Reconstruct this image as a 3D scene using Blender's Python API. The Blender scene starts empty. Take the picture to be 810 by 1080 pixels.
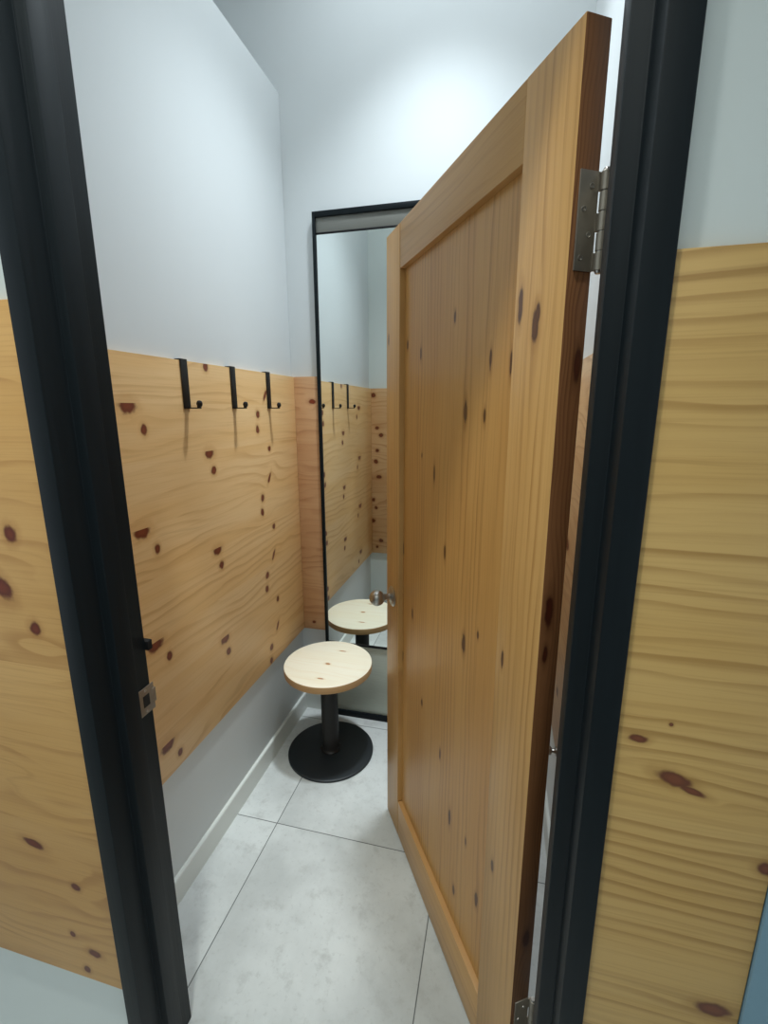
import bpy, bmesh, math, random
from mathutils import Vector, Matrix

scene = bpy.context.scene
COL = scene.collection
random.seed(4)

# ------------------------------------------------------------------ camera
CAM = Vector((0.6218, -0.4831, 1.5147))
YAW, PITCH, ROLL, FPX = 0.2442, 0.2192, -0.0029, 490.28
fwd = Vector((-math.sin(YAW) * math.cos(PITCH), math.cos(YAW) * math.cos(PITCH), -math.sin(PITCH)))
rgt = Vector((math.cos(YAW), math.sin(YAW), 0))
upv = rgt.cross(fwd)
r2 = rgt * math.cos(ROLL) + upv * math.sin(ROLL)
u2 = upv * math.cos(ROLL) - rgt * math.sin(ROLL)
cam_data = bpy.data.cameras.new('camera')
cam = bpy.data.objects.new('camera', cam_data)
COL.objects.link(cam)
m = Matrix(((r2.x, u2.x, -fwd.x), (r2.y, u2.y, -fwd.y), (r2.z, u2.z, -fwd.z))).to_4x4()
m.translation = CAM
cam.matrix_world = m
cam_data.sensor_fit = 'VERTICAL'
cam_data.sensor_height = 24.0
cam_data.lens = FPX / 1080 * 24.0
cam_data.clip_start = 0.02
scene.camera = cam

# ------------------------------------------------------------------ world, lamps, exposure
world = bpy.data.worlds.new('shop_ambient')
scene.world = world
world.use_nodes = True
bg = world.node_tree.nodes['Background']
bg.inputs['Color'].default_value = (0.80, 0.92, 1.0, 1)
bg.inputs['Strength'].default_value = 0.85

def spot(name, loc, target, power, angle, blend, size, col):
    d = bpy.data.lights.new(name, 'SPOT')
    d.energy = power
    d.spot_size = math.radians(angle)
    d.spot_blend = blend
    d.shadow_soft_size = size
    d.color = col
    o = bpy.data.objects.new(name, d)
    o.location = loc
    o.rotation_euler = (Vector(target) - Vector(loc)).to_track_quat('-Z', 'Y').to_euler()
    COL.objects.link(o)
    return o

COOL = (0.87, 0.97, 1.03)
GREEN = (0.93, 1.0, 0.96)

def area(name, loc, sx, sy, power, col):
    d = bpy.data.lights.new(name, 'AREA')
    d.shape = 'RECTANGLE'
    d.size, d.size_y = sx, sy
    d.energy = power
    d.color = col
    o = bpy.data.objects.new(name, d)
    o.location = loc
    COL.objects.link(o)
    return o

spot('fitting_room_downlight', (0.36, 1.05, 3.26), (0.33, 1.03, 0), 86, 94, 1.0, 0.06, COOL)
spot('fitting_room_downlight', (0.33, 1.14, 3.26), (-0.03, 1.12, 0), 96, 34, 1.0, 0.05, COOL)
spot('corridor_downlight', (0.22, -0.29, 3.26), (0.16, 0.45, 0), 120, 56, 0.9, 0.05, GREEN)
area('corridor_fill_light', (0.2, -1.8, 3.28), 2.4, 1.2, 14, GREEN)  # added soft fill to even out the corridor, not a real ceiling panel
area('fitting_room_fill_light', (0.30, 1.0, 3.28), 0.8, 0.7, 5.5, COOL)  # unseen fill added to lift the ambient level inside the room, no actual fixture

vs = scene.view_settings
vs.view_transform = 'Standard'
vs.look = 'None'
vs.gamma = 1.0
vs.use_curve_mapping = False
vs.exposure = 0.0

# ------------------------------------------------------------------ material helpers
class NT:
    def __init__(self, name):
        self.mat = bpy.data.materials.new(name)
        self.mat.use_nodes = True
        self.t = self.mat.node_tree
        self.bsdf = self.t.nodes['Principled BSDF']
    def n(self, typ, **kw):
        nd = self.t.nodes.new(typ)
        for k, v in kw.items():
            setattr(nd, k, v)
        return nd
    def put(self, sock, v):
        if isinstance(v, bpy.types.NodeSocket):
            self.t.links.new(v, sock)
        else:
            sock.default_value = v
    def math(self, op, a, b=None, c=None, clamp=False):
        nd = self.n('ShaderNodeMath', operation=op)
        nd.use_clamp = clamp
        for i, v in enumerate((a, b, c)):
            if v is not None:
                self.put(nd.inputs[i], v)
        return nd.outputs[0]
    def comb(self, x, y, z=0.0):
        nd = self.n('ShaderNodeCombineXYZ')
        for i, v in enumerate((x, y, z)):
            self.put(nd.inputs[i], v)
        return nd.outputs[0]
    def noise(self, vec, scale, detail=2.0, rough=0.5):
        nd = self.n('ShaderNodeTexNoise')
        self.put(nd.inputs['Vector'], vec)
        nd.inputs['Scale'].default_value = scale
        nd.inputs['Detail'].default_value = detail
        nd.inputs['Roughness'].default_value = rough
        return nd.outputs['Fac']
    def ramp(self, fac, lo, hi, smooth=True):
        nd = self.n('ShaderNodeMapRange', interpolation_type='SMOOTHSTEP' if smooth else 'LINEAR')
        self.put(nd.inputs[0], fac)
        nd.inputs[1].default_value = lo
        nd.inputs[2].default_value = hi
        return nd.outputs[0]
    def mix(self, fac, a, b, blend='MIX'):
        nd = self.n('ShaderNodeMix', data_type='RGBA', blend_type=blend)
        self.put(nd.inputs[0], fac)
        for i, v in ((6, a), (7, b)):
            self.put(nd.inputs[i], v if isinstance(v, bpy.types.NodeSocket) else (*v[:3], 1))
        return nd.outputs[2]
    def coords(self):
        tc = self.n('ShaderNodeTexCoord')
        s = self.n('ShaderNodeSeparateXYZ')
        self.t.links.new(tc.outputs['Object'], s.inputs[0])
        return tc.outputs['Object'], s.outputs
    def bump(self, h, strength, dist=0.002):
        nd = self.n('ShaderNodeBump')
        nd.inputs['Strength'].default_value = strength
        nd.inputs['Distance'].default_value = dist
        self.put(nd.inputs['Height'], h)
        self.t.links.new(nd.outputs[0], self.bsdf.inputs['Normal'])

def srgb(r, g, b):
    f = lambda c: ((c / 255 + 0.055) / 1.055) ** 2.4 if c > 10 else c / 255 / 12.92
    return (f(r), f(g), f(b))

def pine(name, u, v, base, line, tone, knots=(), freq=34.0, warp=1.0, seams=(), rough=0.42,
         seed=0.0, knotcol=(95, 42, 20), line_amt=0.75, stretch=0.12, ksize=0.95):
    """pine board; u = coordinate along the grain, v = across it ('X','Y','Z'); knots = (u, v, ru, rv[, cut])"""
    k = NT(name)
    vec, xyz = k.coords()
    idx = {'X': 0, 'Y': 1, 'Z': 2}
    U, V = xyz[idx[u]], xyz[idx[v]]
    # boards glued side by side: each has its own figure
    board = None
    for sv in seams:
        st = k.math('GREATER_THAN', V, sv)
        board = st if board is None else k.math('ADD', board, st)
    off = k.math('MULTIPLY', board, 7.31) if board is not None else 0.0
    uu = k.math('ADD', U, k.math('ADD', off, seed))
    low = k.noise(k.comb(k.math('MULTIPLY', uu, stretch * 6), k.math('MULTIPLY', V, 3.2), seed), 1.6, 2.0, 0.5)
    wob = k.noise(k.comb(k.math('MULTIPLY', uu, 3.0), k.math('MULTIPLY', V, 9.0), seed), 1.4, 2.0, 0.5)
    field = k.math('ADD', k.math('MULTIPLY', V, freq), k.math('MULTIPLY', k.math('SUBTRACT', low, 0.5), 9.0 * warp))
    field = k.math('ADD', field, k.math('MULTIPLY', k.math('SUBTRACT', wob, 0.5), 1.6 * warp))
    kmask, khalo, kin = None, None, None
    jag = k.math('MULTIPLY', k.math('SUBTRACT', k.noise(vec, 55.0, 2.0), 0.5), 0.7)
    for kn in knots:
        ku, kv, ru, rv = kn[:4]
        ru, rv = ru * ksize, rv * ksize
        qu = k.math('MULTIPLY', k.math('SUBTRACT', U, ku), 1 / ru)
        qv = k.math('MULTIPLY', k.math('SUBTRACT', V, kv), 1 / rv)
        if len(kn) > 5 and kn[5]:                         # slanted knot: turned by kn[5] radians
            du, dv = k.math('SUBTRACT', U, ku), k.math('SUBTRACT', V, kv)
            c, sn = math.cos(kn[5]), math.sin(kn[5])
            qu = k.math('MULTIPLY', k.math('ADD', k.math('MULTIPLY', du, c), k.math('MULTIPLY', dv, sn)), 1 / ru)
            qv = k.math('MULTIPLY', k.math('SUBTRACT', k.math('MULTIPLY', dv, c), k.math('MULTIPLY', du, sn)), 1 / rv)
        d2 = k.math('ADD', k.math('MULTIPLY', qu, qu), k.math('MULTIPLY', qv, qv))
        # grain flows round the knot
        q2 = k.math('ADD', k.math('MULTIPLY', k.math('MULTIPLY', qu, qu), 0.35), k.math('MULTIPLY', qv, qv))
        g = k.math('POWER', 2.718, k.math('MULTIPLY', q2, -0.16))
        push = k.math('MULTIPLY', k.math('MULTIPLY', qv, g), -rv * freq * 0.55)
        field = k.math('ADD', field, push)
        d = k.math('ADD', k.math('SQRT', d2), jag)
        mk = k.ramp(d, 1.12, 0.62)
        if len(kn) > 4 and kn[4] is not None:
            mk = k.math('MULTIPLY', mk, k.math('LESS_THAN', V, kn[4]))
        kmask = mk if kmask is None else k.math('MAXIMUM', kmask, mk)
        h = k.ramp(d, 2.0, 0.9)
        khalo = h if khalo is None else k.math('MAXIMUM', khalo, h)
        ii = k.ramp(d, 0.75, 0.1)
        kin = ii if kin is None else k.math('MAXIMUM', kin, ii)
    fr = k.math('FRACT', field)
    lw = k.math('MULTIPLY', k.ramp(fr, 0.42, 0.90), k.ramp(fr, 1.0, 0.92))
    vis = k.noise(k.comb(k.math('MULTIPLY', uu, 0.9), k.math('MULTIPLY', V, 14.0), seed + 3), 1.5, 2.0)
    lw = k.math('MULTIPLY', lw, k.ramp(vis, 0.32, 0.68))
    fine = k.noise(k.comb(k.math('MULTIPLY', uu, 5.0), k.math('MULTIPLY', V, 260.0), seed), 1.0, 3.0, 0.6)
    patch = k.noise(k.comb(k.math('MULTIPLY', uu, 0.8), k.math('MULTIPLY', V, 5.0), seed + 9), 1.7, 3.0)
    col = k.mix(k.ramp(patch, 0.3, 0.7), srgb(*base), srgb(*tone))
    col = k.mix(k.math('MULTIPLY', lw, line_amt), col, srgb(*line))
    col = k.mix(k.math('MULTIPLY', k.ramp(fine, 0.45, 0.75), 0.22), col, srgb(*line))
    streak = k.noise(k.comb(k.math('MULTIPLY', uu, 1.3), k.math('MULTIPLY', field, 1.1), seed + 17), 1.0, 3.0, 0.6)
    col = k.mix(k.math('MULTIPLY', k.ramp(streak, 0.58, 0.74), 0.5 * line_amt), col, srgb(*[c * 0.88 for c in line]))
    if board is not None:
        wn = k.n('ShaderNodeTexWhiteNoise', noise_dimensions='1D')
        k.put(wn.inputs['W'], k.math('ADD', board, 0.37 + seed))
        col = k.mix(k.math('MULTIPLY', wn.outputs['Value'], 0.16), col, srgb(*line))
    if kmask is not None:
        col = k.mix(k.math('MULTIPLY', khalo, 0.38), col, srgb(*line))
        kc = k.mix(kin, srgb(*[c * 0.92 for c in knotcol]), srgb(*[min(255, c * 1.08) for c in knotcol]))
        col = k.mix(kmask, col, kc)
    k.t.links.new(col, k.bsdf.inputs['Base Color'])
    k.bsdf.inputs['Roughness'].default_value = rough
    k.bsdf.inputs['Specular IOR Level'].default_value = 0.35
    k.bump(k.math('ADD', fine, lw), 0.06, 0.001)
    return k.mat

def paint(name, rgb, rough=0.6, bump=0.05, spec=0.3):
    k = NT(name)
    vec, xyz = k.coords()
    n1 = k.noise(vec, 3.0, 3.0)
    n2 = k.noise(vec, 180.0, 2.0)
    c = srgb(*rgb)
    col = k.mix(n1, [x * 0.97 for x in c], [min(1, x * 1.02) for x in c])
    k.t.links.new(col, k.bsdf.inputs['Base Color'])
    k.bsdf.inputs['Roughness'].default_value = rough
    k.bsdf.inputs['Specular IOR Level'].default_value = spec
    if bump:
        k.bump(n2, bump, 0.001)
    return k.mat

def metal(name, rgb, rough=0.3, brushed=None, metallic=1.0):
    k = NT(name)
    vec, xyz = k.coords()
    c = srgb(*rgb)
    if brushed:
        sc = [8.0, 8.0, 8.0]
        sc['XYZ'.index(brushed)] = 0.3
        nz = k.noise(k.comb(*[k.math('MULTIPLY', xyz[i], sc[i] * 40) for i in range(3)]), 1.0, 3.0)
    else:
        nz = k.noise(vec, 90.0, 3.0)
    k.t.links.new(k.mix(nz, [x * 0.85 for x in c], [min(1, x * 1.1) for x in c]), k.bsdf.inputs['Base Color'])
    k.t.links.new(k.math('ADD', k.math('MULTIPLY', nz, 0.12), rough - 0.06), k.bsdf.inputs['Roughness'])
    k.bsdf.inputs['Metallic'].default_value = metallic
    return k.mat

def tile_floor(name):
    k = NT(name)
    vec, xyz = k.coords()
    GX, GY, S = -0.1197, 0.8226, 0.6
    def grout(c, o):
        f = k.math('FRACT', k.math('ADD', k.math('MULTIPLY', k.math('SUBTRACT', c, o), 1 / S), 20.0))
        dd = k.math('MULTIPLY', k.math('MINIMUM', f, k.math('SUBTRACT', 1.0, f)), S)
        return k.ramp(dd, 0.0022, 0.0010)
    g = k.math('MAXIMUM', grout(xyz[0], GX), grout(xyz[1], GY))
    cell = k.n('ShaderNodeTexWhiteNoise', noise_dimensions='2D')
    fx = k.math('FLOOR', k.math('MULTIPLY', k.math('SUBTRACT', xyz[0], GX), 1 / S))
    fy = k.math('FLOOR', k.math('MULTIPLY', k.math('SUBTRACT', xyz[1], GY), 1 / S))
    k.put(cell.inputs['Vector'], k.comb(fx, fy))
    sh = k.n('ShaderNodeVectorMath', operation='ADD')
    k.put(sh.inputs[0], vec)
    k.put(sh.inputs[1], k.comb(k.math('MULTIPLY', cell.outputs['Value'], 9.0), k.math('MULTIPLY', cell.outputs['Value'], 5.0)))
    v2 = sh.outputs[0]
    n1 = k.noise(v2, 2.6, 6.0, 0.62)
    n2 = k.noise(v2, 14.0, 6.0, 0.7)
    n3 = k.noise(v2, 70.0, 3.0, 0.6)
    col = k.mix(k.ramp(n1, 0.3, 0.72), srgb(186, 189, 187), srgb(214, 217, 215))
    col = k.mix(k.math('MULTIPLY', k.ramp(n2, 0.50, 0.72), 0.6), col, srgb(172, 173, 170))
    col = k.mix(k.math('MULTIPLY', k.ramp(n3, 0.56, 0.72), 0.3), col, srgb(165, 166, 163))
    col = k.mix(g, col, srgb(105, 108, 107))
    k.t.links.new(col, k.bsdf.inputs['Base Color'])
    k.t.links.new(k.math('ADD', k.math('MULTIPLY', n2, 0.25), 0.40), k.bsdf.inputs['Roughness'])
    k.bsdf.inputs['Specular IOR Level'].default_value = 0.35
    k.bump(k.math('SUBTRACT', k.math('MULTIPLY', n3, 0.3), g), 0.15, 0.001)
    return k.mat

def mirror_glass(name):
    k = NT(name)
    vec, xyz = k.coords()
    n1 = k.noise(vec, 2.0, 2.0)
    k.t.links.new(k.mix(n1, (0.80, 0.85, 0.84), (0.83, 0.88, 0.87)), k.bsdf.inputs['Base Color'])
    k.bsdf.inputs['Metallic'].default_value = 1.0
    k.bsdf.inputs['Roughness'].default_value = 0.0
    return k.mat

# ------------------------------------------------------------------ mesh helpers
def add_box(bm, x0, x1, y0, y1, z0, z1, bevel=0.0, segs=2):
    r = bmesh.ops.create_cube(bm, size=1.0)
    vv = r['verts']
    for p in vv:
        p.co = Vector(((x0 + x1) / 2 + p.co.x * (x1 - x0), (y0 + y1) / 2 + p.co.y * (y1 - y0), (z0 + z1) / 2 + p.co.z * (z1 - z0)))
    if bevel:
        es = list({e for p in vv for e in p.link_edges})
        bmesh.ops.bevel(bm, geom=es, offset=bevel, segments=segs, affect='EDGES', profile=0.5)

def add_lathe(bm, prof, segs=48, mat4=None):
    """profile [(r, z)] swept round Z"""
    rings = []
    for r, z in prof:
        if r < 1e-6:
            rings.append([bm.verts.new((0, 0, z))])
        else:
            rings.append([bm.verts.new((r * math.cos(2 * math.pi * i / segs), r * math.sin(2 * math.pi * i / segs), z)) for i in range(segs)])
    for a, b in zip(rings, rings[1:]):
        for i in range(segs):
            j = (i + 1) % segs
            if len(a) == 1 and len(b) == 1:
                continue
            if len(a) == 1:
                bm.faces.new((a[0], b[j], b[i]))
            elif len(b) == 1:
                bm.faces.new((a[i], a[j], b[0]))
            else:
                bm.faces.new((a[i], a[j], b[j], b[i]))
    if mat4 is not None:
        for ring in rings:
            for p in ring:
                p.co = mat4 @ p.co

def add_prism(bm, pts, axis_pts, bevel=0.0):
    """polygon pts (x, y) extruded from z0 to z1"""
    z0, z1 = axis_pts
    lo = [bm.verts.new((x, y, z0)) for x, y in pts]
    hi = [bm.verts.new((x, y, z1)) for x, y in pts]
    n = len(pts)
    fs = [bm.faces.new(lo[::-1]), bm.faces.new(hi)]
    for i in range(n):
        fs.append(bm.faces.new((lo[i], lo[(i + 1) % n], hi[(i + 1) % n], hi[i])))
    bmesh.ops.recalc_face_normals(bm, faces=fs)
    if bevel:
        es = list({e for f in fs for e in f.edges})
        bmesh.ops.bevel(bm, geom=es, offset=bevel, segments=2, affect='EDGES', profile=0.5)

def obj(name, bm, mats, parent=None, smooth=None, loc=None):
    bmesh.ops.recalc_face_normals(bm, faces=bm.faces[:])
    me = bpy.data.meshes.new(name)
    bm.to_mesh(me)
    bm.free()
    for mt in (mats if isinstance(mats, (list, tuple)) else [mats]):
        me.materials.append(mt)
    if smooth is not None:
        for p in me.polygons:
            p.use_smooth = True
        me.set_sharp_from_angle(angle=math.radians(smooth))
    o = bpy.data.objects.new(name, me)
    COL.objects.link(o)
    if parent is not None:
        o.parent = parent
    if loc is not None:
        o.location = loc
    return o

def box(name, x0, x1, y0, y1, z0, z1, mat, parent=None, bevel=0.0):
    bm = bmesh.new()
    add_box(bm, x0, x1, y0, y1, z0, z1, bevel)
    return obj(name, bm, mat, parent, 35 if bevel else None)

def tag(o, label, cat, group=None, kind=None):
    o['label'] = label
    o['category'] = cat
    if group:
        o['group'] = group
    if kind:
        o['kind'] = kind
    return o

def struct(o, label, cat):
    return tag(o, label, cat, kind='structure')

def empty(name, loc, rz=0.0):
    o = bpy.data.objects.new(name, None)
    o.empty_display_size = 0.1
    o.location = loc
    o.rotation_euler = (0, 0, rz)
    COL.objects.link(o)
    return o

# ------------------------------------------------------------------ dimensions (metres)
XL, XR = -0.2963, 0.858            # room side walls
YB = 1.506                         # back wall
YW0, YW1 = 0.12, 0.19              # front wall (corridor face, room face)
ZC = 3.30                          # ceiling
ZT, ZB = 1.6515, 0.452             # pine cladding in the room
PT = 0.0185                        # cladding thickness
ZT2, ZB2 = 1.6756, 0.3066          # pine cladding on the corridor side
Y_MIR = 1.4758                     # front of the mirror frame

# ------------------------------------------------------------------ materials
M_wall = paint('white_wall_paint', (222, 226, 227), 0.65, 0.06)
M_corr = paint('corridor_wall_paint', (215, 220, 217), 0.65, 0.06)
M_ceil = paint('ceiling_paint', (225, 226, 224), 0.8, 0.04)
M_skirt = paint('skirting_paint', (216, 219, 214), 0.35, 0.02, 0.5)
M_blue = paint('blue_grey_paint', (120, 150, 165), 0.5, 0.04)
M_floor = tile_floor('grey_stone_tile')

def black_frame_mat():
    k = NT('black_painted_frame')
    vec, xyz = k.coords()
    gr = k.noise(k.comb(k.math('MULTIPLY', xyz[0], 220.0), k.math('MULTIPLY', xyz[1], 220.0), k.math('MULTIPLY', xyz[2], 6.0)), 1.0, 3.0)
    k.t.links.new(k.mix(gr, srgb(14, 20, 23), srgb(21, 28, 32)), k.bsdf.inputs['Base Color'])
    k.t.links.new(k.math('ADD', k.math('MULTIPLY', gr, 0.15), 0.42), k.bsdf.inputs['Roughness'])
    k.bsdf.inputs['Specular IOR Level'].default_value = 0.16
    k.bump(gr, 0.08, 0.001)
    return k.mat
M_frame = black_frame_mat()
M_steel = metal('brushed_steel', (176, 172, 166), 0.30)
M_hinge = metal('dull_steel', (150, 142, 130), 0.42, metallic=0.7)
M_dark = metal('dark_hole', (14, 13, 12), 0.7, metallic=0.0)
M_blackmetal = metal('black_powder_coat', (30, 27, 25), 0.42, metallic=0.25)
M_base = metal('black_cast_base', (27, 33, 37), 0.5, metallic=0.1)
M_satin = metal('satin_aluminium', (205, 209, 196), 0.45, brushed='X', metallic=0.25)
M_header = metal('grey_anodised_header', (128, 128, 122), 0.42, brushed='X', metallic=0.3)
M_mirror = mirror_glass('mirror_glass')
M_rubber = paint('black_rubber', (16, 16, 17), 0.7, 0.05)

# ------------------------------------------------------------------ shell
box('floor', -2.2, 3.2, -2.6, 1.70, -0.08, 0.0, M_floor)
struct(bpy.data.objects['floor'], 'grey stone-look tile floor with thin grout lines', 'floor')
box('ceiling', -2.2, 3.2, -2.6, 1.70, ZC, ZC + 0.08, M_ceil)
struct(bpy.data.objects['ceiling'], 'white ceiling over the fitting room and corridor', 'ceiling')
box('wall_left', XL - 0.09, XL, YW1, YB, 0.0, 2.7317, M_wall, bevel=0.004)
struct(bpy.data.objects['wall_left'], 'white partition wall left of the stool, ending below the ceiling', 'wall')
box('wall_right', XR, XR + 0.09, YW1, YB, 0.0, ZC, M_wall)
struct(bpy.data.objects['wall_right'], 'white wall behind the open door, seen through the hinge gap', 'wall')
box('wall_back', -2.2, 3.2, YB, YB + 0.12, 0.0, ZC, M_wall)
struct(bpy.data.objects['wall_back'], 'white back wall behind and above the tall mirror', 'wall')
OX0, OX1, OZ = -0.068, 0.7545, 2.41           # clear opening between the rebates
bm = bmesh.new()
add_box(bm, -2.2, OX0 - 0.022, YW0, YW1, 0, ZC)
add_box(bm, OX1 + 0.022, 3.2, YW0, YW1, 0, ZC)
add_box(bm, OX0 - 0.022, OX1 + 0.022, YW0, YW1, OZ + 0.02, ZC)
struct(obj('wall_front', bm, M_corr), 'pale corridor wall around the black door frame', 'wall')
box('wall_corridor', -2.2, 3.2, -2.72, -2.6, 0.0, ZC, M_corr)
struct(bpy.data.objects['wall_corridor'], 'pale corridor wall facing the fitting room', 'wall')

# skirting boards with a rounded bright top edge
def skirting(name, a, b, inward, label):
    a, b, inw = Vector(a), Vector(b), Vector(inward)
    bm = bmesh.new()
    prof = [(0, 0), (0.012, 0), (0.012, 0.083), (0.0105, 0.0875), (0.007, 0.0899), (0, 0.0899)]
    ra = [bm.verts.new((a + inw * p[0] + Vector((0, 0, p[1])))) for p in prof]
    rb = [bm.verts.new((b + inw * p[0] + Vector((0, 0, p[1])))) for p in prof]
    n = len(prof)
    for i in range(n):
        bm.faces.new((ra[i], ra[(i + 1) % n], rb[(i + 1) % n], rb[i]))
    bm.faces.new(ra)
    bm.faces.new(rb[::-1])
    struct(obj(name, bm, M_skirt), label, 'skirting board')
skirting('baseboard_left', (XL, YW1, 0), (XL, YB, 0), (1, 0, 0), 'pale skirting board along the left wall behind the stool')
skirting('baseboard_back', (XL + 0.012, YB, 0), (-0.166, YB, 0), (0, -1, 0), 'short pale skirting board left of the mirror foot')
skirting('baseboard_right', (XR, YW1, 0), (XR, YB, 0), (-1, 0, 0), 'pale skirting board of the wall behind the open door')

# ------------------------------------------------------------------ pine cladding
def half(z):
    return z
# the veneer figure repeats every 0.3225 m up the panel
left_knots = []
for n in range(-1, 4):
    for (y, z, ru, rv, *rest) in ((.506, 1.523, .034, .022, 1.530, 0), (.554, 1.463, .013, .016), (.828, 1.376, .027, .019, 1.384, 0), (.843, 1.320, .016, .016),
                                  (1.150, 1.494, .016, .017), (1.141, 1.438, .015, .018), (1.228, 1.359, .014, .013), (1.214, 1.242, .009, .028, None, -.6)):
        zz = z - n * .3225
        if .46 < zz < 1.66:
            if rest:
                rest = [rest[0] - n * .3225 if rest[0] is not None else None, rest[1]]
            left_knots.append((y, zz, ru, rv, *rest))
M_pine_left = pine('pine_cladding_left', 'Y', 'Z', (232, 188, 128), (196, 142, 82), (238, 200, 146), left_knots,
                   freq=26, seams=(.5625, .739, .885, 1.0615, 1.2075, 1.384, 1.530), seed=1.3, knotcol=(118, 58, 34), line_amt=.5, warp=.6)
M_pine_back = pine('pine_cladding_back', 'X', 'Z', (206, 160, 118), (168, 112, 70), (214, 172, 130),
                   [(-.195, 1.545, .020, .012), (.05, 1.2, .02, .014), (-.225, .49, .010, .008), (.6, 1.3, .03, .02), (.7, .8, .02, .02)],
                   freq=24, seams=(.76, 1.06, 1.36), seed=4.1, knotcol=(120, 50, 24), line_amt=.5)
front_knots = [(-.26, 1.605, .020, .020), (-.235, 1.38, .016, .012), (-.205, 1.33, .020, .017), (-.235, 1.22, .016, .014), (-.245, 1.14, .018, .018, None, .3),
               (-.222, 1.03, .022, .016), (-.265, .86, .014, .016), (-.245, .80, .014, .014), (-.268, .70, .018, .018), (-.21, .55, .02, .017), (-.24, .50, .012, .012)]
M_pine_front = pine('pine_cladding_front', 'X', 'Z', (206, 164, 116), (168, 116, 70), (216, 178, 132), front_knots,
                    freq=26, seams=(.76, 1.06, 1.36), seed=6.4, knotcol=(112, 56, 32), line_amt=.55)
outer_left_knots = [(-.180, 1.308, .016, .019), (-.221, 1.208, .032, .019, None, -.9), (-.163, 1.135, .014, .015), (-.271, .643, .030, .012, .653, -.2), (-.179, .557, .013, .011),
                    (-.211, .423, .009, .009), (-.160, .386, .020, .012, None, -.15), (-.189, .333, .010, .011, None, -.5), (-.40, 1.5, .02, .02), (-.47, .9, .03, .02)]
M_pine_out_left = pine('pine_cladding_corridor_left', 'X', 'Z', (206, 158, 94), (160, 108, 54), (214, 168, 106), outer_left_knots,
                       freq=17, seams=(.70, 1.06, 1.40), seed=2.2, knotcol=(104, 46, 26), line_amt=.5, warp=.9)
outer_right_knots = [(.813, 1.096, .014, .007), (.862, 1.044, .026, .011, None, -.30), (.884, 1.031, .022, .006, None, -.32), (.849, 1.123, .003, .003), (.981, .934, .012, .012), (.954, .680, .026, .014)]
M_pine_out_right = pine('pine_cladding_corridor_right', 'X', 'Z', (198, 158, 94), (148, 106, 50), (204, 166, 104), outer_right_knots,
                        freq=46, seams=(.66, .98), seed=8.7, knotcol=(110, 62, 40), line_amt=.62, warp=.30, stretch=.2)
M_pine_right = pine('pine_cladding_right', 'Y', 'Z', (210, 172, 124), (170, 120, 72), (220, 186, 140),
                    [(1.0, 1.1, .03, .02), (.8, .8, .02, .02), (1.2, 1.4, .02, .02), (.95, .62, .02, .015)], freq=24, seed=3.5, line_amt=.5)

struct(box('trim_1', XL, XL + PT, YW1, YB, ZB, ZT, M_pine_left, bevel=0.0015),
       'knotty pine wall panel carrying three black hooks on the left wall', 'wall panel')
struct(box('trim_2', XL + PT, -0.166, YB - PT, YB, ZB, ZT, M_pine_back, bevel=0.0015),
       'narrow pine wall panel between the left corner and the mirror', 'wall panel')
struct(box('trim_3', 0.452, XR - PT, YB - PT, YB, ZB, ZT, M_pine_back, bevel=0.0015),
       'pine wall panel on the back wall right of the mirror, hidden behind the door', 'wall panel')
struct(box('trim_4', XR - PT, XR, YW1 + 0.02, YB, ZB, ZT, M_pine_right, bevel=0.0015),
       'pine wall panel behind the open door, a sliver seen in the hinge gap', 'wall panel')
struct(box('trim_5', XL + PT, OX0 - 0.03, YW1, YW1 + PT, ZB, ZT, M_pine_front, bevel=0.0015),
       'knotty pine panel inside beside the doorway, seen only in the mirror', 'wall panel')
struct(box('trim_6', -1.10, -0.096, 0.105, YW0, ZB2, ZT2, M_pine_out_left, bevel=0.0012),
       'knotty pine wall panel in the corridor left of the black frame', 'wall panel')
struct(box('trim_7', 0.787, 0.987, 0.105, YW0, ZB2, ZT2, M_pine_out_right, bevel=0.0012),
       'pine wall panel in the corridor right of the black frame', 'wall panel')
struct(box('trim_8', 0.9885, 3.2, 0.101, YW0, 0.0, ZT2, M_blue, bevel=0.0015),
       'blue-grey painted board past the right edge of the corridor pine panel', 'wall panel')

# ------------------------------------------------------------------ black door frame
fr = empty('trim_9', ((OX0 + OX1) / 2, 0.17, 0))
struct(fr, 'black painted door frame around the fitting room doorway', 'door frame')
FX, FY = fr.location.x, fr.location.y
def jamb(pts):
    bm = bmesh.new()
    add_prism(bm, [(x - FX, y - FY) for x, y in pts], (0.0, OZ), bevel=0.0025)
    return obj('jamb', bm, M_frame, fr, 35)
jl = jamb([(-0.0975, 0.100), (-0.059, 0.100), (-0.059, 0.148), (-0.042, 0.150), (-0.042, 0.190), (-0.0705, 0.190), (-0.0705, 0.250), (-0.095, 0.250)])
jr = jamb([(0.789, 0.100), (0.789, 0.250), (0.7545, 0.250), (0.7545, 0.190), (0.7308, 0.190), (0.7308, 0.150), (0.7545, 0.148), (0.7545, 0.100)])
bm = bmesh.new()
ang_pts = [(0.100, OZ + 0.036), (0.250, OZ + 0.036), (0.250, OZ), (0.190, OZ), (0.190, OZ - 0.022), (0.150, OZ - 0.022), (0.148, OZ - 0.004), (0.100, OZ - 0.004)]
lo = [bm.verts.new((-0.0975 - FX, y - FY, z)) for y, z in ang_pts]
hi = [bm.verts.new((0.789 - FX, y - FY, z)) for y, z in ang_pts]
for i in range(8):
    bm.faces.new((lo[i], lo[(i + 1) % 8], hi[(i + 1) % 8], hi[i]))
bm.faces.new(lo)
bm.faces.new(hi[::-1])
obj('head', bm, M_frame, fr)
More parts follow.
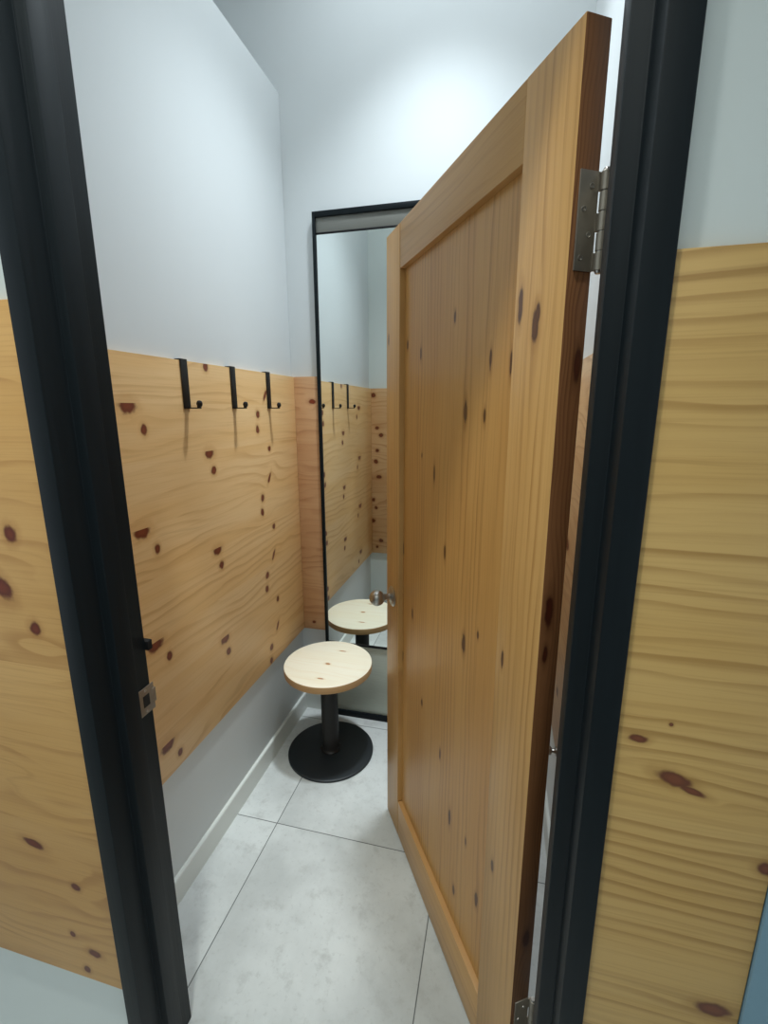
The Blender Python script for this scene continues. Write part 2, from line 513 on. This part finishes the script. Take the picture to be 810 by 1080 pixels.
# strike plate in the left rebate, standing slightly past the jamb
zs = 0.921
bm = bmesh.new()
add_box(bm, -0.0702, -0.0684, 0.205, 0.256, zs - 0.030, zs + 0.030, 0.0006)
add_box(bm, -0.0705, -0.0680, 0.250, 0.2605, zs - 0.016, zs + 0.016, 0.0008)
for p in bm.verts:
    p.co.x -= FX
    p.co.y -= FY
sp = obj('strike_plate', bm, M_hinge, fr, 35)
sp['label'] = 'dull steel strike plate with a dark latch hole'
bm = bmesh.new()
add_box(bm, -0.0686, -0.0680, 0.224, 0.242, zs - 0.013, zs + 0.013, 0.0002)
for p in bm.verts:
    p.co.x -= FX
    p.co.y -= FY
obj('latch_hole', bm, M_dark, sp)
for dz in (-0.023, 0.023):
    bm = bmesh.new()
    add_lathe(bm, [(0, .0012), (.0022, .001), (.0034, .0003), (.0036, 0)], 16,
              Matrix.Translation((-0.0684 - FX, 0.233 - FY, zs + dz)) @ Matrix.Rotation(math.radians(90), 4, 'Y'))
    obj('screw', bm, M_steel, sp, 40)
bm = bmesh.new()
add_box(bm, -0.094 - FX, -0.064 - FX, 0.250 - FY, 0.263 - FY, 1.026, 1.047, 0.002)
bp = obj('door_bumper', bm, M_rubber, fr, 35)
bp['label'] = 'small black bumper tab above the strike plate'

# ------------------------------------------------------------------ the open door
W, H, T, Z0 = 0.836, 2.004, 0.040, 0.008
DW = Vector((-0.51893, 0.85482, 0))
door = empty('door_1', (0.73468, 0.28790, 0), math.atan2(DW.y, DW.x))
struct(door, 'pine fitting room door with a recessed panel, standing half open', 'door')
DF = ((200, 154, 94), (150, 102, 50), (192, 146, 86))
KC = (86, 50, 22)
panel_knots = [(1.688, .691, .016, .008), (1.654, .590, .022, .007), (1.606, .229, .026, .006), (1.593, .157, .030, .005), (1.508, .326, .032, .010), (1.499, .243, .020, .007),
               (1.351, .487, .030, .007), (1.391, .573, .010, .005), (1.710, .391, .016, .006), (1.164, .412, .026, .007), (1.086, .715, .026, .007), (.904, .631, .022, .007),
               (.976, .295, .030, .011), (1.03, .231, .014, .005), (.716, .718, .024, .010), (.656, .544, .016, .007), (.587, .408, .022, .006),
               (.446, .338, .034, .008), (.466, .246, .016, .005), (.360, .183, .026, .009), (.25, .30, .02, .008)]
M_door_panel = pine('pine_door_panel', 'Z', 'X', (188, 138, 76), (132, 84, 36), (194, 146, 84), panel_knots, freq=52, seed=5.2, knotcol=KC, line_amt=.45, ksize=.85,
                    warp=.55, stretch=.06, rough=.38)
M_door_stile = pine('pine_door_stile', 'Z', 'X', DF[0], DF[1], DF[2], [(1.680, .112, .034, .008), (1.656, .063, .022, .007), (1.640, .068, .030, .010), (.562, .099, .018, .006), (1.044, .106, .022, .005), (1.716, .815, .02, .006)],
                    freq=60, seed=7.7, knotcol=KC, line_amt=.55, warp=.5, stretch=.06, rough=.38)
M_door_rail = pine('pine_door_rail', 'X', 'Z', (200, 156, 102), (160, 114, 66), (192, 148, 94), [(1.4, 1.95, .01, .01)], freq=42, seed=9.1, line_amt=.45, warp=.6, stretch=.08, rough=.38)
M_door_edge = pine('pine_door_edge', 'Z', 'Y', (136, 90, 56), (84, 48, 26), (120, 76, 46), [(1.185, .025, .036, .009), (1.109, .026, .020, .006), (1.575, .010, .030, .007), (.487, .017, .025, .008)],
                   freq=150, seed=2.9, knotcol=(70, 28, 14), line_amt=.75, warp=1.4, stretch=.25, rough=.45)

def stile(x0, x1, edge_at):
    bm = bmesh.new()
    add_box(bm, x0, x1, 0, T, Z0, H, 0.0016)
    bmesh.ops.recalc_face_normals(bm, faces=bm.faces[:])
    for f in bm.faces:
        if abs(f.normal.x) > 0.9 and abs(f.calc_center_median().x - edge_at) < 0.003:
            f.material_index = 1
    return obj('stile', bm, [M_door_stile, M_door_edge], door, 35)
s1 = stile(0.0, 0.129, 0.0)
s1['label'] = 'hinge stile with a dark reddish edge'
s2 = stile(0.7165, W, W)
def rail(z0, z1):
    bm = bmesh.new()
    add_box(bm, 0.1295, 0.7145, 0.0, T - 0.0006, z0, z1, 0.0012)
    return obj('rail', bm, M_door_rail, door, 35)
rail(Z0, 0.148)
rail(1.890, H)
box('panel', 0.125, 0.720, 0.012, T - 0.016, 0.144, 1.894, M_door_panel, door)

# round knobs on both faces
def knob(side):
    y0 = T if side > 0 else 0.0
    base = Matrix.Translation((0.776, y0, 0.905)) @ Matrix.Rotation(math.radians(-90 * side), 4, 'X')
    bm = bmesh.new()
    ball = [(0.0115, 0.006), (0.0105, 0.014), (0.0100, 0.024), (0.0125, 0.029)]
    for i in range(15):
        t = math.radians(-62 + i * 152 / 14)
        ball.append((0.0265 * math.cos(t), 0.0535 + 0.0255 * math.sin(t)))
    ball[-1] = (0, ball[-1][1])
    add_lathe(bm, ball, 40, base)
    k = obj('door_knob', bm, M_steel, door, 40)
    bm = bmesh.new()
    add_lathe(bm, [(0.0, 0.0), (0.034, 0.0), (0.0345, 0.002), (0.032, 0.0045), (0.024, 0.0065), (0.0165, 0.0085), (0.0130, 0.0115), (0.0, 0.0115)], 40, base)
    obj('knob_rose', bm, M_steel, k, 40)
    return k
knob(1)['label'] = 'satin steel ball knob on a round rose'
knob(-1)

# butt hinges: leaf on the door edge, five knuckles round the pin
def hinge(zc, hh=0.118):
    z0, z1 = zc - hh / 2, zc + hh / 2
    bm = bmesh.new()
    add_box(bm, -0.0022, 0.0006, 0.0005, 0.0315, z0, z1, 0.0006)
    h = obj('hinge', bm, M_hinge, door, 35)
    h['label'] = 'steel butt hinge with four countersunk screws'
    for i, (yy, f) in enumerate(((0.0120, .15), (0.0225, .38), (0.0120, .63), (0.0225, .87))):
        bm = bmesh.new()
        add_lathe(bm, [(0, .0004), (.0016, .0006), (.0030, .0014), (.0036, .0012), (.0038, 0)], 18,
                  Matrix.Translation((-0.0022, yy, z1 - f * hh)) @ Matrix.Rotation(math.radians(-90), 4, 'Y'))
        obj('screw', bm, M_steel, h, 40)
    cx, cy, r = -0.0072, -0.0060, 0.0068
    step = hh / 5
    for i in range(5):
        bm = bmesh.new()
        add_lathe(bm, [(0, z0 + i * step + .0006), (r * .9, z0 + i * step + .0006), (r, z0 + i * step + .0014), (r, z0 + (i + 1) * step - .0014),
                       (r * .9, z0 + (i + 1) * step - .0006), (0, z0 + (i + 1) * step - .0006)], 24, Matrix.Translation((cx, cy, 0)))
        if i % 2 == 0:
            # wrap plate joining the knuckle to the door leaf
            add_box(bm, -0.0030, -0.0008, -0.0045, 0.0030, z0 + i * step + .001, z0 + (i + 1) * step - .001)
        obj('knuckle', bm, M_hinge, h, 40)
    bm = bmesh.new()
    add_lathe(bm, [(0, z0 - .003), (r * .6, z0 - .003), (r * .75, z0 - .001), (r * .75, z1 + .001), (r * .6, z1 + .003), (0, z1 + .003)], 20, Matrix.Translation((cx, cy, 0)))
    obj('hinge_pin', bm, M_steel, h, 40)
hinge(1.766, 0.126)
hinge(0.262, 0.126)

# jamb leaves of the two hinges, folded against the frame
for zc in (1.766, 0.262):
    bm = bmesh.new()
    add_box(bm, 0.7502 - FX, 0.7544 - FX, 0.2200 - FY, 0.2880 - FY, zc - 0.059, zc + 0.059, 0.0005)
    obj('hinge_leaf', bm, M_hinge, fr, 35)

# ------------------------------------------------------------------ mirror on the back wall
MX0, MX1, MZ = -0.1640, 0.4500, 2.2893
mir = empty('wall_mirror', ((MX0 + MX1) / 2, YB, 0))
tag(mir, 'tall black-framed mirror standing against the back wall behind the stool', 'mirror')
def mbox(name, x0, x1, y0, y1, z0, z1, mat, parent=mir, bevel=0.0012):
    bm = bmesh.new()
    add_box(bm, x0 - mir.location.x, x1 - mir.location.x, y0 - YB, y1 - YB, z0, z1, bevel)
    return obj(name, bm, mat, parent, 35)
bm = bmesh.new()
fw = 0.0125
for a in ((MX0, MX0 + fw, 0.0, MZ), (MX1 - fw, MX1, 0.0, MZ), (MX0 + fw, MX1 - fw, MZ - 0.021, MZ), (MX0 + fw, MX1 - fw, 0.0, 0.030)):
    add_box(bm, a[0] - mir.location.x, a[1] - mir.location.x, Y_MIR - YB, -0.0005, a[2], a[3], 0.001)
obj('frame', bm, M_frame, mir, 35)
mbox('header_plate', MX0 + fw, MX1 - fw, Y_MIR + 0.008, YB - 0.001, 2.213, MZ - 0.021, M_header)
mbox('gasket', MX0 + fw, MX1 - fw, Y_MIR + 0.006, YB - 0.001, 2.206, 2.213, M_rubber, bevel=0.0008)
mbox('mirror_pane', MX0 + fw, MX1 - fw, Y_MIR + 0.0085, YB - 0.001, 0.400, 2.206, M_mirror, bevel=0.0)
mbox('gasket', MX0 + fw, MX1 - fw, Y_MIR + 0.004, YB - 0.001, 0.391, 0.400, M_rubber, bevel=0.0008)
mbox('foot_plate', MX0 + fw, MX1 - fw, Y_MIR + 0.009, YB - 0.001, 0.030, 0.391, M_satin)

# ------------------------------------------------------------------ stool
SX, SY, SH, SR, BR = -0.0557, 1.2289, 0.4416, 0.1894, 0.1905
stool = empty('stool', (SX, SY, 0))
tag(stool, 'round pine stool on a black pedestal in front of the mirror', 'stool')
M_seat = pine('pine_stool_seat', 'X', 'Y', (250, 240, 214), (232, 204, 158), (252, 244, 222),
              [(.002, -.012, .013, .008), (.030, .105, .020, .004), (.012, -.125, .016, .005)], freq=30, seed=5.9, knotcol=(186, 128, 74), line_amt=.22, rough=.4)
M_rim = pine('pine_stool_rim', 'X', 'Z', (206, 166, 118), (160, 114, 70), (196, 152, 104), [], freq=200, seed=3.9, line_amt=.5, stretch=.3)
bm = bmesh.new()
add_lathe(bm, [(0, SH - .031), (SR - .002, SH - .031), (SR, SH - .029), (SR, SH - .003), (SR - .001, SH - .001), (SR - .003, SH), (0, SH)], 96)
for f in bm.faces:
    if f.calc_center_median().z < SH - .0012:
        f.material_index = 1
obj('seat', bm, [M_seat, M_rim], stool, 35)
bm = bmesh.new()
add_lathe(bm, [(0, SH - .040), (.085, SH - .040), (.087, SH - .038), (.087, SH - .0315), (0, SH - .0315)], 48)
obj('mounting_plate', bm, M_blackmetal, stool, 35)
bm = bmesh.new()
add_lathe(bm, [(0, .014), (.046, .014), (.046, .019), (.040, .024), (.0375, .030), (.0375, SH - .040), (0, SH - .040)], 48)
obj('column', bm, M_blackmetal, stool, 35)
bm = bmesh.new()
add_lathe(bm, [(0, 0), (BR - .002, 0), (BR, .002), (BR, .0085), (BR - .002, .0105), (BR - .006, .0115), (.06, .0150), (0, .0155)], 96)
obj('base', bm, M_base, stool, 35)

# ------------------------------------------------------------------ hooks over the pine panel
hook_labels = ['black metal over-panel hook nearest the doorway on the left pine panel',
               'middle one of the three black over-panel hooks on the left pine panel',
               'black metal over-panel hook nearest the mirror and corner, on the left pine panel']
def make_hook():
    root = empty('coat_hook', (XL + PT, 0.735, ZT))
    hw = 0.0145
    bm = bmesh.new()
    add_box(bm, -0.0165, 0.0045, -hw, hw, 0.0005, 0.0040, 0.0006)          # over the top of the panel
    add_box(bm, 0.0008, 0.0045, -hw, hw, -0.136, 0.0040, 0.0006)           # down its face
    obj('strap', bm, M_blackmetal, root, 35)
    bm = bmesh.new()
    add_box(bm, 0.0046, 0.044, -0.0085, 0.0085, -0.136, -0.1322, 0.0008)   # arm
    add_box(bm, 0.0405, 0.0440, -0.0085, 0.0085, -0.136, -0.121, 0.0008)   # upturned tip
    arm = obj('arm', bm, M_blackmetal, root, 35)
    bm = bmesh.new()
    add_lathe(bm, [(0, -.003), (.006, -.003), (.0095, .0005), (.0098, .004), (.0085, .008), (.004, .0105), (0, .011)], 24,
              Matrix.Translation((0.0405, 0, -0.122)) @ Matrix.Rotation(math.radians(90), 4, 'Y'))
    obj('end_stop', bm, M_blackmetal, arm, 40)
    return root
def copy_tree(o, parent=None):
    c = o.copy()
    COL.objects.link(c)
    if parent is not None:
        c.parent = parent
    for ch in list(o.children):
        copy_tree(ch, c)
    return c
hook0 = make_hook()
for i, y in enumerate((0.735, 0.991, 1.243)):
    hk = hook0 if i == 0 else copy_tree(hook0)
    hk.location.y = y
    tag(hk, hook_labels[i], 'coat hook', 'black hooks on the left pine panel')

# ------------------------------------------------------------------ door stop on the right wall
ds = empty('door_stop', (XR - PT, 0.868, 0.464))
tag(ds, 'small steel door stop on the wall behind the door, in the hinge gap', 'door stop')
bm = bmesh.new()
add_lathe(bm, [(0, 0), (.014, 0), (.014, .003), (.008, .005), (.006, .010), (.006, .014), (0, .014)], 28, Matrix.Rotation(math.radians(-90), 4, 'Y'))
obj('base', bm, M_steel, ds, 40)
bm = bmesh.new()
add_lathe(bm, [(0, .014), (.008, .014), (.0125, .017), (.014, .022), (.0125, .027), (.008, .030), (0, .031)], 28, Matrix.Rotation(math.radians(-90), 4, 'Y'))
obj('stop_head', bm, M_steel, ds, 40)
